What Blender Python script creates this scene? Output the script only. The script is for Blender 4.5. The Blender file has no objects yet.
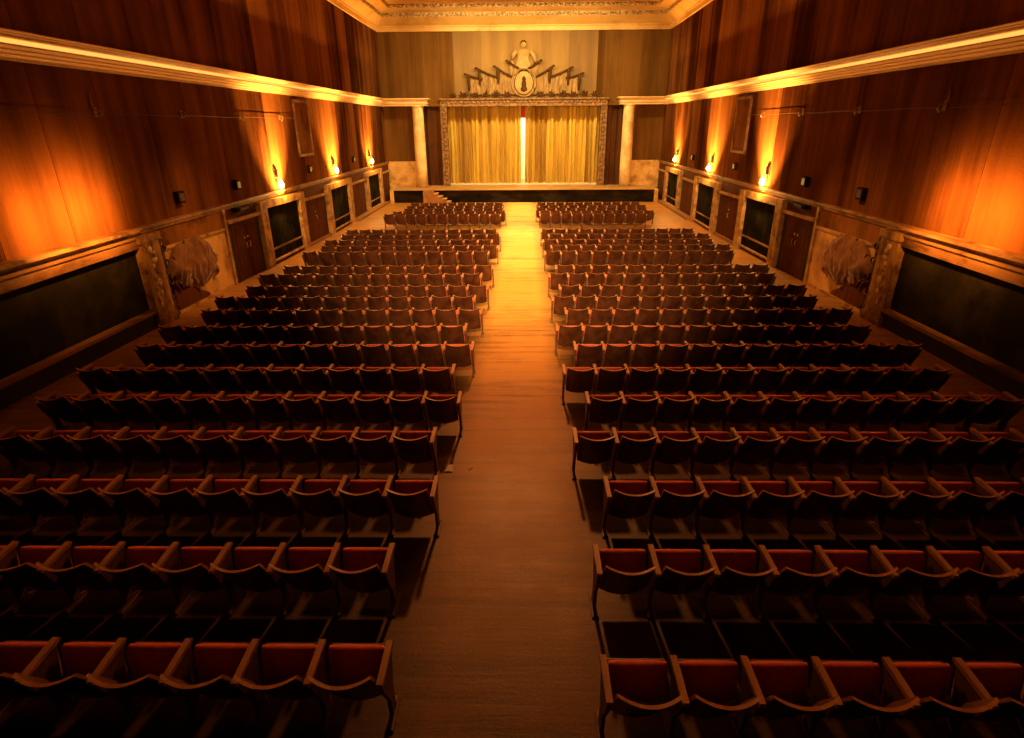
import bpy, math, random
from mathutils import Vector, Matrix, noise
random.seed(7)
SC = bpy.context.scene
COL = SC.collection
PI = math.pi
R = math.radians
CAMZ = 4.2

# ------------------------------------------------------------------ geometry of the hall
def flz(y):                                   # the floor falls gently towards the stage
    return -0.02 * max(-3.0, min(y, 27.0))
def wx(side, y):                              # inner face of the side walls
    return (-(8.85 + .005 * y)) if side < 0 else (8.34 + .0215 * y)
def ledz(y):                                  # top of the dado ledge
    return 2.13 - .0055 * y
YB = 41.3                                     # end wall of the hall
YS = 39.1                                     # stage front
ZS = .30                                      # stage top
def W(side, y, d, z):                         # a point on a side wall, d metres into the room
    return (wx(side, y) - side * d, y, z)

# ------------------------------------------------------------------ materials
MATS = {}
def nodes(name):
    m = bpy.data.materials.new(name); m.use_nodes = True
    nt = m.node_tree; b = nt.nodes['Principled BSDF']
    return m, nt, b
def N(nt, t, **kw):
    n = nt.nodes.new(t)
    for k, v in kw.items():
        if k in n.inputs: n.inputs[k].default_value = v
        else: setattr(n, k, v)
    return n
def mat(name, c1, c2=None, rough=.6, scale=(6, 6, 6), lo=.35, hi=.65, bump=0, bscale=60, metal=0, sheen=0, detail=5, spec=.5, c3=None, dirt_shade=(.3, .3, .3), coord='Object'):
    m, nt, b = nodes(name); L = nt.links.new
    c2 = c2 or c1
    b.inputs['Roughness'].default_value = rough
    b.inputs['Metallic'].default_value = metal
    b.inputs['Specular IOR Level'].default_value = spec
    if sheen: b.inputs['Sheen Weight'].default_value = sheen
    if coord == 'World': src = N(nt, 'ShaderNodeNewGeometry').outputs['Position']
    else: src = N(nt, 'ShaderNodeTexCoord').outputs['Object']
    mp = N(nt, 'ShaderNodeMapping'); mp.inputs['Scale'].default_value = scale
    L(src, mp.inputs['Vector'])
    no = N(nt, 'ShaderNodeTexNoise', Scale=1.0, Detail=detail, Roughness=.6)
    L(mp.outputs[0], no.inputs['Vector'])
    cr = N(nt, 'ShaderNodeValToRGB')
    cr.color_ramp.elements[0].position = lo; cr.color_ramp.elements[1].position = hi
    cr.color_ramp.elements[0].color = (*c1, 1); cr.color_ramp.elements[1].color = (*c2, 1)
    L(no.outputs['Fac'], cr.inputs['Fac'])
    out = cr.outputs['Color']
    if c3:
        mp2 = N(nt, 'ShaderNodeMapping'); mp2.inputs['Scale'].default_value = dirt_shade
        L(src, mp2.inputs['Vector'])
        n2 = N(nt, 'ShaderNodeTexNoise', Scale=1.0, Detail=6, Roughness=.65)
        L(mp2.outputs[0], n2.inputs['Vector'])
        r2 = N(nt, 'ShaderNodeValToRGB'); r2.color_ramp.elements[0].position = .48; r2.color_ramp.elements[1].position = .62
        L(n2.outputs['Fac'], r2.inputs['Fac'])
        mx = N(nt, 'ShaderNodeMix', data_type='RGBA'); L(r2.outputs['Color'], mx.inputs['Factor'])
        L(out, mx.inputs['A']); mx.inputs['B'].default_value = (*c3, 1)
        out = mx.outputs['Result']
    L(out, b.inputs['Base Color'])
    if bump:
        bn = N(nt, 'ShaderNodeTexNoise', Scale=bscale, Detail=3)
        L(src, bn.inputs['Vector'])
        bp = N(nt, 'ShaderNodeBump', Strength=bump, Distance=.02)
        L(bn.outputs['Fac'], bp.inputs['Height']); L(bp.outputs[0], b.inputs['Normal'])
    MATS[name] = m
    return m

def wall_mat(name, axis, dark, light, strip, seed):
    """Fabric-hung wall: vertical strips of cloth of slightly different age, with drip stains."""
    m, nt, b = nodes(name); L = nt.links.new
    b.inputs['Roughness'].default_value = .9; b.inputs['Specular IOR Level'].default_value = 0
    pos = N(nt, 'ShaderNodeNewGeometry').outputs['Position']
    sx = N(nt, 'ShaderNodeSeparateXYZ'); L(pos, sx.inputs[0])
    along = sx.outputs[axis]
    dv = N(nt, 'ShaderNodeMath', operation='MULTIPLY_ADD'); L(along, dv.inputs[0]); dv.inputs[1].default_value = 1 / strip; dv.inputs[2].default_value = seed
    fl = N(nt, 'ShaderNodeMath', operation='FLOOR'); L(dv.outputs[0], fl.inputs[0])
    wn = N(nt, 'ShaderNodeTexWhiteNoise', noise_dimensions='1D'); L(fl.outputs[0], wn.inputs['W'])
    # drip streaks
    mp = N(nt, 'ShaderNodeMapping'); mp.inputs['Scale'].default_value = (1.1, 1.1, .09) ; mp.inputs['Location'].default_value = (seed * 3, seed, 0)
    L(pos, mp.inputs['Vector'])
    st = N(nt, 'ShaderNodeTexNoise', Scale=1.0, Detail=5, Roughness=.65); L(mp.outputs[0], st.inputs['Vector'])
    bl = N(nt, 'ShaderNodeTexNoise', Scale=.45, Detail=4, Roughness=.6); L(pos, bl.inputs['Vector'])
    ma = N(nt, 'ShaderNodeMath', operation='MULTIPLY_ADD'); L(wn.outputs['Value'], ma.inputs[0]); ma.inputs[1].default_value = .55; L(st.outputs['Fac'], ma.inputs[2])
    mb = N(nt, 'ShaderNodeMath', operation='MULTIPLY_ADD'); L(bl.outputs['Fac'], mb.inputs[0]); mb.inputs[1].default_value = .5; sg = N(nt, 'ShaderNodeMath', operation='MULTIPLY_ADD'); L(st.outputs['Fac'], sg.inputs[0]); sg.inputs[1].default_value = .8; L(ma.outputs[0], sg.inputs[2]); L(sg.outputs[0], mb.inputs[2])
    cr = N(nt, 'ShaderNodeValToRGB');     cr.color_ramp.elements[0].position = 0; cr.color_ramp.elements[1].position = 1
    cr.color_ramp.elements[0].color = (*dark, 1); cr.color_ramp.elements[1].color = (*light, 1)
    mpr = N(nt, 'ShaderNodeMapRange'); mpr.inputs['From Min'].default_value = 1.08; mpr.inputs['From Max'].default_value = 1.72; L(mb.outputs[0], mpr.inputs['Value']); L(mpr.outputs[0], cr.inputs['Fac'])
    # seams between the strips
    fr = N(nt, 'ShaderNodeMath', operation='FRACT'); L(dv.outputs[0], fr.inputs[0])
    lt = N(nt, 'ShaderNodeMath', operation='LESS_THAN'); L(fr.outputs[0], lt.inputs[0]); lt.inputs[1].default_value = .008
    mx = N(nt, 'ShaderNodeMix', data_type='RGBA'); L(lt.outputs[0], mx.inputs['Factor']); L(cr.outputs[0], mx.inputs['A']); mx.inputs['B'].default_value = (dark[0] * .7, dark[1] * .7, dark[2] * .7, 1)
    L(mx.outputs['Result'], b.inputs['Base Color'])
    wv = N(nt, 'ShaderNodeTexNoise', Scale=26, Detail=2); L(pos, wv.inputs['Vector'])
    bp = N(nt, 'ShaderNodeBump', Strength=.35, Distance=.03); L(wv.outputs['Fac'], bp.inputs['Height']); L(bp.outputs[0], b.inputs['Normal'])
    MATS[name] = m
    return m

def glow(name, col, strength):
    m, nt, b = nodes(name)
    b.inputs['Base Color'].default_value = (*col, 1)
    b.inputs['Emission Color'].default_value = (*col, 1)
    b.inputs['Emission Strength'].default_value = strength
    MATS[name] = m
    return m

wall_mat('side_cloth', 'Y', (.045, .014, .004), (.20, .076, .020), 1.72, .3)
wall_mat('end_cloth', 'X', (.075, .033, .008), (.165, .080, .019), 1.15, .5)
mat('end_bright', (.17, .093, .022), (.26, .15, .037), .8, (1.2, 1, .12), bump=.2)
mat('end_panel', (.135, .072, .018), (.21, .115, .03), .8, (1.2, 1, .12), bump=.2)
mat('cornice_paint', (.70, .50, .24), (.82, .62, .33), .45, (2, .35, 3), bump=.15, bscale=30, c3=(.55, .36, .14), dirt_shade=(.5, .5, 4), coord='World')
mat('ceiling_paint', (.66, .40, .12), (.78, .50, .17), .6, (.8, .8, .8), bump=.1, bscale=20, c3=(.52, .28, .07), dirt_shade=(.4, .4, .4), coord='World')
mat('gilt_ornament', (.16, .085, .03), (.72, .50, .2), .5, (9, 9, 9), .42, .58, bump=.8, bscale=24, coord='World')
mat('plaster', (.55, .34, .11), (.74, .50, .19), .8, (2.2, 2.2, 2.2), bump=.3, bscale=12, c3=(.36, .19, .05), dirt_shade=(1.1, 1.1, 1.6), coord='World')
mat('frame_wood', (.36, .20, .07), (.60, .38, .15), .5, (3, .8, 3), bump=.4, bscale=18, c3=(.2, .09, .025), dirt_shade=(2.5, 2.5, 2.5), coord='World')
mat('ledge_wood', (.20, .09, .03), (.42, .23, .08), .5, (4, .6, 4), bump=.4, bscale=16, c3=(.1, .04, .012), dirt_shade=(1.4, 1.1, 1.4), coord='World')
mat('gilt_pilaster', (.30, .15, .045), (.52, .30, .10), .4, (3, 3, 1.4), bump=.6, bscale=14, c3=(.13, .05, .015), dirt_shade=(3.2, 3.2, 2.4), coord='World')
mat('peeled_gilt', (.55, .36, .13), (.75, .55, .24), .35, (6, 6, 6), bump=.5)
mat('door_wood', (.075, .024, .008), (.14, .046, .015), .7, (14, 14, .7), bump=.15, spec=.06, coord='World')
mat('dado_wood', (.17, .066, .017), (.28, .12, .031), .8, (1.5, 1.5, .6), bump=.2, bscale=10, c3=(.09, .03, .009), dirt_shade=(.7, .7, .9), spec=.05, coord='World')
mat('dado_light', (.54, .31, .10), (.68, .42, .15), .6, (1.2, 1.2, 1.2), bump=.2, bscale=14, c3=(.30, .14, .04), dirt_shade=(.8, .8, .6), coord='World')
mat('dark_board', (.004, .004, .002), (.010, .010, .004), .8, (1.4, 1.4, 1.4), bump=.2, bscale=10, c3=(.026, .022, .010), dirt_shade=(1.6, 1.6, .9), spec=.04, coord='World')
mat('near_board', (.010, .008, .005), (.018, .015, .008), .6, (1.4, 1.4, 1.4), bump=.2, bscale=10, c3=(.028, .022, .01), dirt_shade=(1.2, 1.2, 1.2), spec=.04, coord='World')
mat('black_base', (.012, .008, .006), (.03, .018, .010), .7, (1.5, 1.5, 3), bump=.3, coord='World')
mat('carved_dark', (.05, .02, .008), (.14, .06, .02), .4, (8, 8, 8), bump=.5)
mat('cloth_brown', (.15, .055, .016), (.25, .105, .034), .8, (3, 3, 3), bump=.25, bscale=40, sheen=.3)
mat('black_metal', (.02, .014, .010), (.045, .03, .02), .5, (12, 12, 12))
mat('box_dark', (.018, .008, .004), (.035, .016, .008), .8, (9, 9, 9), spec=.05)
mat('brass', (.75, .5, .2), (.85, .6, .28), .35, (9, 9, 9), metal=.6)
mat('column_paint', (.74, .55, .26), (.86, .68, .36), .5, (1.2, 1.2, 2.5), bump=.15, bscale=12, c3=(.6, .40, .16), dirt_shade=(1.5, 1.5, .8), coord='World')
mat('curtain_gold', (.46, .31, .045), (.70, .50, .085), .75, (1.6, .9, .2), sheen=.1, spec=.15, c3=(.34, .19, .025), dirt_shade=(.75, .4, .04), coord='World')  # c3 paints fold shade and uneven light into the cloth colour
mat('drape_brown', (.055, .020, .006), (.12, .047, .013), .8, (1, 1, .3), spec=.1)
mat('stage_floor', (.36, .20, .06), (.52, .31, .10), .5, (1, 9, 1), bump=.15, coord='World')
mat('stage_black', (.006, .004, .002), (.014, .009, .004), .8, (1.2, 1.2, 1.2), bump=.2, c3=(.028, .017, .006), dirt_shade=(.7, .7, 2), spec=.04, coord='World')
mat('stair_wood', (.22, .10, .03), (.34, .16, .05), .5, (3, 3, 3), bump=.2)
mat('backdrop_white', (.85, .80, .62), (.92, .87, .70), .9, (1, 1, 1))
mat('valance_red', (.45, .03, .015), (.55, .05, .02), .8, (3, 3, 1))
mat('proscenium_gilt', (.11, .05, .014), (.30, .16, .05), .4, (7, 7, 7), .40, .6, bump=.9, bscale=22, coord='World')
mat('flag_dark', (.045, .018, .005), (.08, .035, .009), .8, (6, 6, 6), bump=.3, spec=.08)
mat('flag_pale', (.12, .06, .014), (.30, .175, .045), .6, (9, 9, 2), bump=.3)
mat('relief_pale', (.27, .155, .045), (.38, .24, .075), .7, (4, 4, 4), bump=.3)
mat('laurel_dark', (.035, .014, .004), (.075, .034, .008), .8, (6, 6, 6), spec=.05)
mat('paper', (.75, .7, .55), (.85, .8, .66), .9, (8, 8, 8))
# seats
mat('seat_ply', (.075, .028, .015), (.14, .055, .026), .42, (5, 5, 2.0), bump=.08, spec=.4, c3=(.055, .020, .011), dirt_shade=(3.5, 3.5, 2), coord='World')
mat('seat_edge', (.32, .14, .06), (.46, .22, .10), .5, (14, 14, 14))
mat('seat_red', (.52, .060, .030), (.66, .095, .045), .75, (9, 9, 9), bump=.25, bscale=90, sheen=.35)
mat('arm_wood', (.30, .15, .06), (.48, .27, .12), .45, (16, 3, 16), bump=.15)
mat('seat_metal', (.10, .055, .030), (.17, .09, .05), .5, (10, 10, 10), spec=.4)
glow('bulb_glow', (1.0, .60, .18), 60)
glow('strip_glow', (1.0, .38, .07), 1.6)
m_ = glow('flute_glow', (1.0, .30, .04), .22); m_.node_tree.nodes['Principled BSDF'].inputs['Base Color'].default_value = (.75, .52, .25, 1)  # weak emission put on the flutes so they look lit; not lamps

def floor_mat():
    m, nt, b = nodes('floor_boards'); L = nt.links.new
    pos = N(nt, 'ShaderNodeNewGeometry').outputs['Position']
    mp = N(nt, 'ShaderNodeMapping'); mp.inputs['Scale'].default_value = (.45, 5.5, 1); L(pos, mp.inputs['Vector'])
    n1 = N(nt, 'ShaderNodeTexNoise', Scale=1.0, Detail=6, Roughness=.65); L(mp.outputs[0], n1.inputs['Vector'])
    n2 = N(nt, 'ShaderNodeTexNoise', Scale=.9, Detail=6, Roughness=.7); L(pos, n2.inputs['Vector'])
    n3 = N(nt, 'ShaderNodeTexNoise', Scale=38, Detail=3, Roughness=.7); L(pos, n3.inputs['Vector'])
    a = N(nt, 'ShaderNodeMath', operation='MULTIPLY_ADD'); L(n2.outputs['Fac'], a.inputs[0]); a.inputs[1].default_value = .6; L(n1.outputs['Fac'], a.inputs[2])
    a2 = N(nt, 'ShaderNodeMath', operation='MULTIPLY_ADD'); L(n3.outputs['Fac'], a2.inputs[0]); a2.inputs[1].default_value = .35; L(a.outputs[0], a2.inputs[2])
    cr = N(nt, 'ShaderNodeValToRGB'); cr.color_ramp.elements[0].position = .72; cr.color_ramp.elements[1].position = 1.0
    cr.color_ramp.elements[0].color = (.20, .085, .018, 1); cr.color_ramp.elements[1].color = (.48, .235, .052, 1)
    L(a2.outputs[0], cr.inputs['Fac'])
    # brighter strip down the centre aisle, its light painted into the floor colour
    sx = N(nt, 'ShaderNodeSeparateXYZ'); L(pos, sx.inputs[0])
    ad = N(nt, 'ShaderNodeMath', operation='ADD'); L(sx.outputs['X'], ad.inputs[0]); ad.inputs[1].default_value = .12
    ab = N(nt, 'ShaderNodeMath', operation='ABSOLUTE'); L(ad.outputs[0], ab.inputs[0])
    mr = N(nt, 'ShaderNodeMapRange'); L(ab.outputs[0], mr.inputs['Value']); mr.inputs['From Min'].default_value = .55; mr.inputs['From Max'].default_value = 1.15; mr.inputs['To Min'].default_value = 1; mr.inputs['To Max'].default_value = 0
    # shade under and between the seats, painted into the floor colour
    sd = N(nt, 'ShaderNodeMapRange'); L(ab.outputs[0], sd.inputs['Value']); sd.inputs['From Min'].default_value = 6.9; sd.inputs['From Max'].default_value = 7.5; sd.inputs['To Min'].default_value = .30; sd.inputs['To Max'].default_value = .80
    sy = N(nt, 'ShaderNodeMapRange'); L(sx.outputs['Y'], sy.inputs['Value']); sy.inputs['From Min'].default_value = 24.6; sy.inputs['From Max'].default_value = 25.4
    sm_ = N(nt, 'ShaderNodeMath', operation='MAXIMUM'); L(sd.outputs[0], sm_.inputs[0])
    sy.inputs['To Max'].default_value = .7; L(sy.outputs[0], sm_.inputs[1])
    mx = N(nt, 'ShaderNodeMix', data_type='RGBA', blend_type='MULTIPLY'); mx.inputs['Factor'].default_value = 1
    br = N(nt, 'ShaderNodeMapRange'); L(mr.outputs[0], br.inputs['Value']); gy = N(nt, 'ShaderNodeMapRange'); L(sx.outputs['Y'], gy.inputs['Value']); gy.inputs['From Min'].default_value = 3; gy.inputs['From Max'].default_value = 13; gy.inputs['To Min'].default_value = .35; gm = N(nt, 'ShaderNodeMath', operation='MULTIPLY'); L(sm_.outputs[0], gm.inputs[0]); L(gy.outputs[0], gm.inputs[1]); L(gm.outputs[0], br.inputs['To Min']); bn_ = N(nt, 'ShaderNodeMapRange'); L(sx.outputs['Y'], bn_.inputs['Value']); bn_.inputs['From Min'].default_value = 2.5; bn_.inputs['From Max'].default_value = 15; bn_.inputs['To Min'].default_value = .22; bn_.inputs['To Max'].default_value = 1.6; L(bn_.outputs[0], br.inputs['To Max'])  # floor colour also darkened towards the near end, imitating fading light
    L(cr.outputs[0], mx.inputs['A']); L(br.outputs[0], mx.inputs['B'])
    L(mx.outputs['Result'], b.inputs['Base Color'])
    rr = N(nt, 'ShaderNodeMapRange'); L(n2.outputs['Fac'], rr.inputs['Value']); rr.inputs['To Min'].default_value = .35; rr.inputs['To Max'].default_value = .65
    L(rr.outputs[0], b.inputs['Roughness']); b.inputs['Specular IOR Level'].default_value = .35
    bp = N(nt, 'ShaderNodeBump', Strength=.25, Distance=.02); L(a2.outputs[0], bp.inputs['Height']); L(bp.outputs[0], b.inputs['Normal'])
    MATS['floor_boards'] = m
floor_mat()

# ------------------------------------------------------------------ mesh builder
class MB:
    def __init__(s): s.v = []; s.f = []; s.m = []; s.sm = []; s.mats = []
    def mi(s, name):
        if name not in s.mats: s.mats.append(name)
        return s.mats.index(name)
    def add(s, vs, fs, m, smooth=False):
        o = len(s.v); i = s.mi(m)
        s.v += [tuple(p) for p in vs]
        for f in fs: s.f.append([o + k for k in f]); s.m.append(i); s.sm.append(smooth)
        return s
    def hexa(s, p, m):                        # 8 points: bottom ring of four, then top ring of four
        return s.add(p, [(3, 2, 1, 0), (4, 5, 6, 7), (0, 1, 5, 4), (1, 2, 6, 5), (2, 3, 7, 6), (3, 0, 4, 7)], m)
    def box(s, x0, x1, y0, y1, z0, z1, m):
        return s.hexa([(x0, y0, z0), (x1, y0, z0), (x1, y1, z0), (x0, y1, z0), (x0, y0, z1), (x1, y0, z1), (x1, y1, z1), (x0, y1, z1)], m)
    def wbox(s, side, y0, y1, d0, d1, z0, z1, m):   # box on a side wall; z may be numbers or functions of y
        g = lambda z, y: z(y) if callable(z) else z
        a = [W(side, y0, d0, g(z0, y0)), W(side, y0, d1, g(z0, y0)), W(side, y1, d1, g(z0, y1)), W(side, y1, d0, g(z0, y1)),
             W(side, y0, d0, g(z1, y0)), W(side, y0, d1, g(z1, y0)), W(side, y1, d1, g(z1, y1)), W(side, y1, d0, g(z1, y1))]
        if side > 0: a = [a[1], a[0], a[3], a[2], a[5], a[4], a[7], a[6]]
        return s.hexa(a, m)
    def grid(s, fn, nu, nv, m, smooth=True, closed=False):
        vs = [fn(i / nu, j / nv) for j in range(nv + 1) for i in range(nu + 1)]
        fs = [(j * (nu + 1) + i, j * (nu + 1) + i + 1, (j + 1) * (nu + 1) + i + 1, (j + 1) * (nu + 1) + i) for j in range(nv) for i in range(nu)]
        return s.add(vs, fs, m, smooth)
    def tube(s, pts, rad, m, n=8, cap=True):
        vs = []; fs = []
        P = [Vector(p) for p in pts]
        for i, p in enumerate(P):
            t = (P[min(i + 1, len(P) - 1)] - P[max(i - 1, 0)]).normalized()
            a = Vector((0, 0, 1)) if abs(t.z) < .9 else Vector((1, 0, 0))
            u = t.cross(a).normalized(); w = t.cross(u)
            r = rad[i] if isinstance(rad, (list, tuple)) else rad
            for k in range(n):
                an = 2 * PI * k / n
                vs.append(p + u * (r * math.cos(an)) + w * (r * math.sin(an)))
        for i in range(len(P) - 1):
            for k in range(n):
                fs.append((i * n + k, i * n + (k + 1) % n, (i + 1) * n + (k + 1) % n, (i + 1) * n + k))
        if cap:
            fs.append(tuple(range(n - 1, -1, -1))); fs.append(tuple((len(P) - 1) * n + k for k in range(n)))
        return s.add(vs, fs, m, True)
    def lathe(s, cx, cy, prof, m, n=28):      # prof: (radius, z)
        vs = [(cx + r * math.cos(2 * PI * k / n), cy + r * math.sin(2 * PI * k / n), z) for r, z in prof for k in range(n)]
        fs = [(i * n + k, i * n + (k + 1) % n, (i + 1) * n + (k + 1) % n, (i + 1) * n + k) for i in range(len(prof) - 1) for k in range(n)]
        fs.append(tuple(range(n - 1, -1, -1))); fs.append(tuple((len(prof) - 1) * n + k for k in range(n)))
        return s.add(vs, fs, m, True)
    def ball(s, c, r, m, n=12, k=8):
        c = Vector(c); rr = r if isinstance(r, (tuple, list)) else (r, r, r)
        return s.grid(lambda u, v: (c.x + rr[0] * math.sin(PI * v) * math.cos(2 * PI * u), c.y + rr[1] * math.sin(PI * v) * math.sin(2 * PI * u), c.z - rr[2] * math.cos(PI * v)), n, k, m)
    def prism(s, poly, x0, x1, m):            # polygon in (y, z) extruded along x
        n = len(poly)
        vs = [(x0, y, z) for y, z in poly] + [(x1, y, z) for y, z in poly]
        fs = [tuple(range(n - 1, -1, -1)), tuple(range(n, 2 * n))] + [(i, (i + 1) % n, n + (i + 1) % n, n + i) for i in range(n)]
        return s.add(vs, fs, m)
    def prismy(s, poly, y0, y1, m):           # polygon in (x, z) extruded along y
        n = len(poly)
        vs = [(x, y0, z) for x, z in poly] + [(x, y1, z) for x, z in poly]
        fs = [tuple(range(n)), tuple(range(2 * n - 1, n - 1, -1))] + [((i + 1) % n, i, n + i, n + (i + 1) % n) for i in range(n)]
        return s.add(vs, fs, m)
    def mesh(s, name):
        me = bpy.data.meshes.new(name)
        me.from_pydata(s.v, [], s.f)
        for k in s.mats: me.materials.append(MATS[k])
        me.polygons.foreach_set('material_index', s.m)
        me.polygons.foreach_set('use_smooth', s.sm)
        me.update()
        return me
    def build(s, name, parent=None, at=None):
        if at is not None:                    # geometry given in world space, origin moved to the thing's base
            a = Vector(at); s.v = [tuple(Vector(p) - a) for p in s.v]
        o = bpy.data.objects.new(name, s.mesh(name)); COL.objects.link(o)
        if parent is not None: o.parent = parent
        return o

def tag(o, label=None, cat=None, group=None, kind=None):
    if label: o['label'] = label
    if cat: o['category'] = cat
    if group: o['group'] = group
    if kind: o['kind'] = kind
    return o
def empty(name, loc=(0, 0, 0)):
    o = bpy.data.objects.new(name, None); COL.objects.link(o); o.location = loc; o.empty_display_size = .1
    return o
SIDE = {-1: 'left', 1: 'right'}

# ------------------------------------------------------------------ floor, walls, ceiling
m = MB()
ys = [-3 + i for i in range(0, 48)]
vs = []; fs = []
for y in ys:
    vs += [(-9.4, y, flz(y)), (9.4, y, flz(y))]
for i in range(len(ys) - 1): fs.append((2 * i, 2 * i + 1, 2 * i + 3, 2 * i + 2))
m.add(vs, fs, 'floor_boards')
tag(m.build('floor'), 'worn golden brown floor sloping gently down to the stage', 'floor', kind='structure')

ZC = 9.58
for s in (-1, 1):
    m = MB(); y0, y1 = -3, YB + .1
    m.wbox(s, y0, y1, -.25, 0, lambda y: flz(y) - .3, 10.6, 'side_cloth')
    tag(m.build('wall_' + SIDE[s]), 'brown cloth-hung %s side wall of the hall' % SIDE[s], 'wall', kind='structure')

# cornice: stepped and fluted, with a lit groove
prof = [(0, 5.26), (.05, 5.26), (.06, 5.29), (.05, 5.315), (.09, 5.325), (.10, 5.355), (.09, 5.38), (.13, 5.39), (.14, 5.42), (.13, 5.445), (.17, 5.455), (.18, 5.49), (.17, 5.515),
        (.12, 5.53), (.12, 5.60), (.20, 5.61), (.24, 5.65), (.23, 5.67), (.30, 5.68), (.31, 5.70), (.30, 5.72), (0, 5.72)]
tn = 1
for s in (-1, 1):
    m = MB(); ya, yb = 6.0, YB
    n = len(prof); vs = []
    for y in (ya, yb): vs += [W(s, y, d, z) for d, z in prof]
    for i in range(n - 1):
        f = (i, i + 1, n + i + 1, n + i)
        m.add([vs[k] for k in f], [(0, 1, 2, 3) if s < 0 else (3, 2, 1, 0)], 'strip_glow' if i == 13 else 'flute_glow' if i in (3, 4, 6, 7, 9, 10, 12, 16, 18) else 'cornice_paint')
    tag(m.build('trim_%d' % tn), 'fluted cream cornice with a glowing groove along the %s wall' % SIDE[s], 'cornice', kind='structure'); tn += 1

# ceiling: cove and coffer
m = MB()
def ring(ds, de, z):                          # side offset, end offset
    yb = YB - de; ya = -3.0
    return [(wx(-1, ya) + ds, ya, z), (wx(-1, yb) + ds, yb, z), (wx(1, yb) - ds, yb, z), (wx(1, ya) - ds, ya, z)]
rp = [(0, 0, 9.50, 'ceiling_paint'), (.10, .10, 9.50, 'ceiling_paint'), (.12, .12, 9.72, 'ceiling_paint'), (.16, .2, 9.74, 'ceiling_paint'), (.16, .2, 9.80, 'ceiling_paint'), (.62, 1.15, 10.14, 'ceiling_paint'), (.64, 1.2, 10.34, 'gilt_ornament'),
      (.72, 1.3, 10.36, 'ceiling_paint'), (1.3, 2.35, 10.42, 'ceiling_paint'), (1.32, 2.4, 10.60, 'gilt_ornament'), (1.4, 2.6, 10.62, 'ceiling_paint')]
for a, b in zip(rp, rp[1:]):
    A, B = ring(*a[:3]), ring(*b[:3])
    for i in range(3): m.add([A[i], A[i + 1], B[i + 1], B[i]], [(0, 1, 2, 3)], b[3])
m.add(ring(*rp[-1][:3]), [(0, 1, 2, 3)], 'ceiling_paint')
# beading under the coffer edge and a carved band above it
xa, xb = wx(-1, 40) + .7, wx(1, 40) - .7
k = 0; x = xa
while x < xb:
    m.box(x, x + .07, YB - 1.26, YB - 1.13, 10.16, 10.25, 'gilt_ornament'); x += .125
x = xa + .7
while x < xb - .6:
    m.ball((x, YB - 2.4, 10.5), (.10, .06, .055), 'gilt_ornament', 8, 6); x += .30
for s in (-1, 1):
    y = 24.0
    while y < YB - 1.2:
        m.wbox(s, y, y + .07, .60, .68, 10.16, 10.25, 'gilt_ornament'); y += .14
    y = 24.0
    while y < YB - 2.6:
        p = W(s, y, 1.3, 10.5); m.ball(p, (.06, .10, .055), 'gilt_ornament', 8, 6); y += .32
tag(m.build('ceiling'), 'coffered cream ceiling with carved gilt bands above the stage', 'ceiling', kind='structure')

# end wall with the stage opening
m = MB()
XL_, XR_ = wx(-1, YB), wx(1, YB)
OX0, OX1, OZ = -6.74, 6.88, 5.26
for a, b in ((XL_ - .1, OX0), (OX1, XR_ + .1)):
    m.box(a, b, YB, YB + .25, ledz(YB) - .0, OZ, 'end_cloth')
    m.box(a, b, YB - .02, YB + .25, -.7, ledz(YB), 'plaster')
m.box(XL_ - .1, XR_ + .1, YB, YB + .25, OZ, 10.6, 'end_cloth')
m.box(-4.35, 4.75, YB - .03, YB, OZ + .1, 9.5, 'end_panel')
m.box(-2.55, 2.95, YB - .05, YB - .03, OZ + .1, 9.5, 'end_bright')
tag(m.build('wall_back'), 'tall brown end wall around the stage opening', 'wall', kind='structure')

m = MB()
m.box(-8.6, -8.35, YS, YB, flz(40), ZS - .05, 'plaster'); m.box(8.55, 8.8, YS, YB, flz(40), ZS - .05, 'plaster')
m.box(-8.35, 8.55, YS + .03, 46.5, flz(40) - .02, ZS - .06, 'stage_black')
m.box(-8.37, 8.57, YS - .05, 46.5, ZS - .06, ZS, 'stage_floor')
tag(m.build('stage'), 'raised wooden stage with black front across the end of the hall', 'stage', kind='structure')
m = MB()
m.box(-7.2, 7.3, 46.3, 46.5, ZS, 6.4, 'backdrop_white')
m.box(-7.3, -7.1, YB + .6, 46.4, ZS, 6.4, 'backdrop_white'); m.box(7.2, 7.4, YB + .6, 46.4, ZS, 6.4, 'backdrop_white')
m.box(-7.3, 7.4, YB + .25, 46.5, 6.4, 6.5, 'backdrop_white')
tag(m.build('wall_stage'), 'pale wall behind the stage curtain', 'wall', kind='structure')

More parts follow.
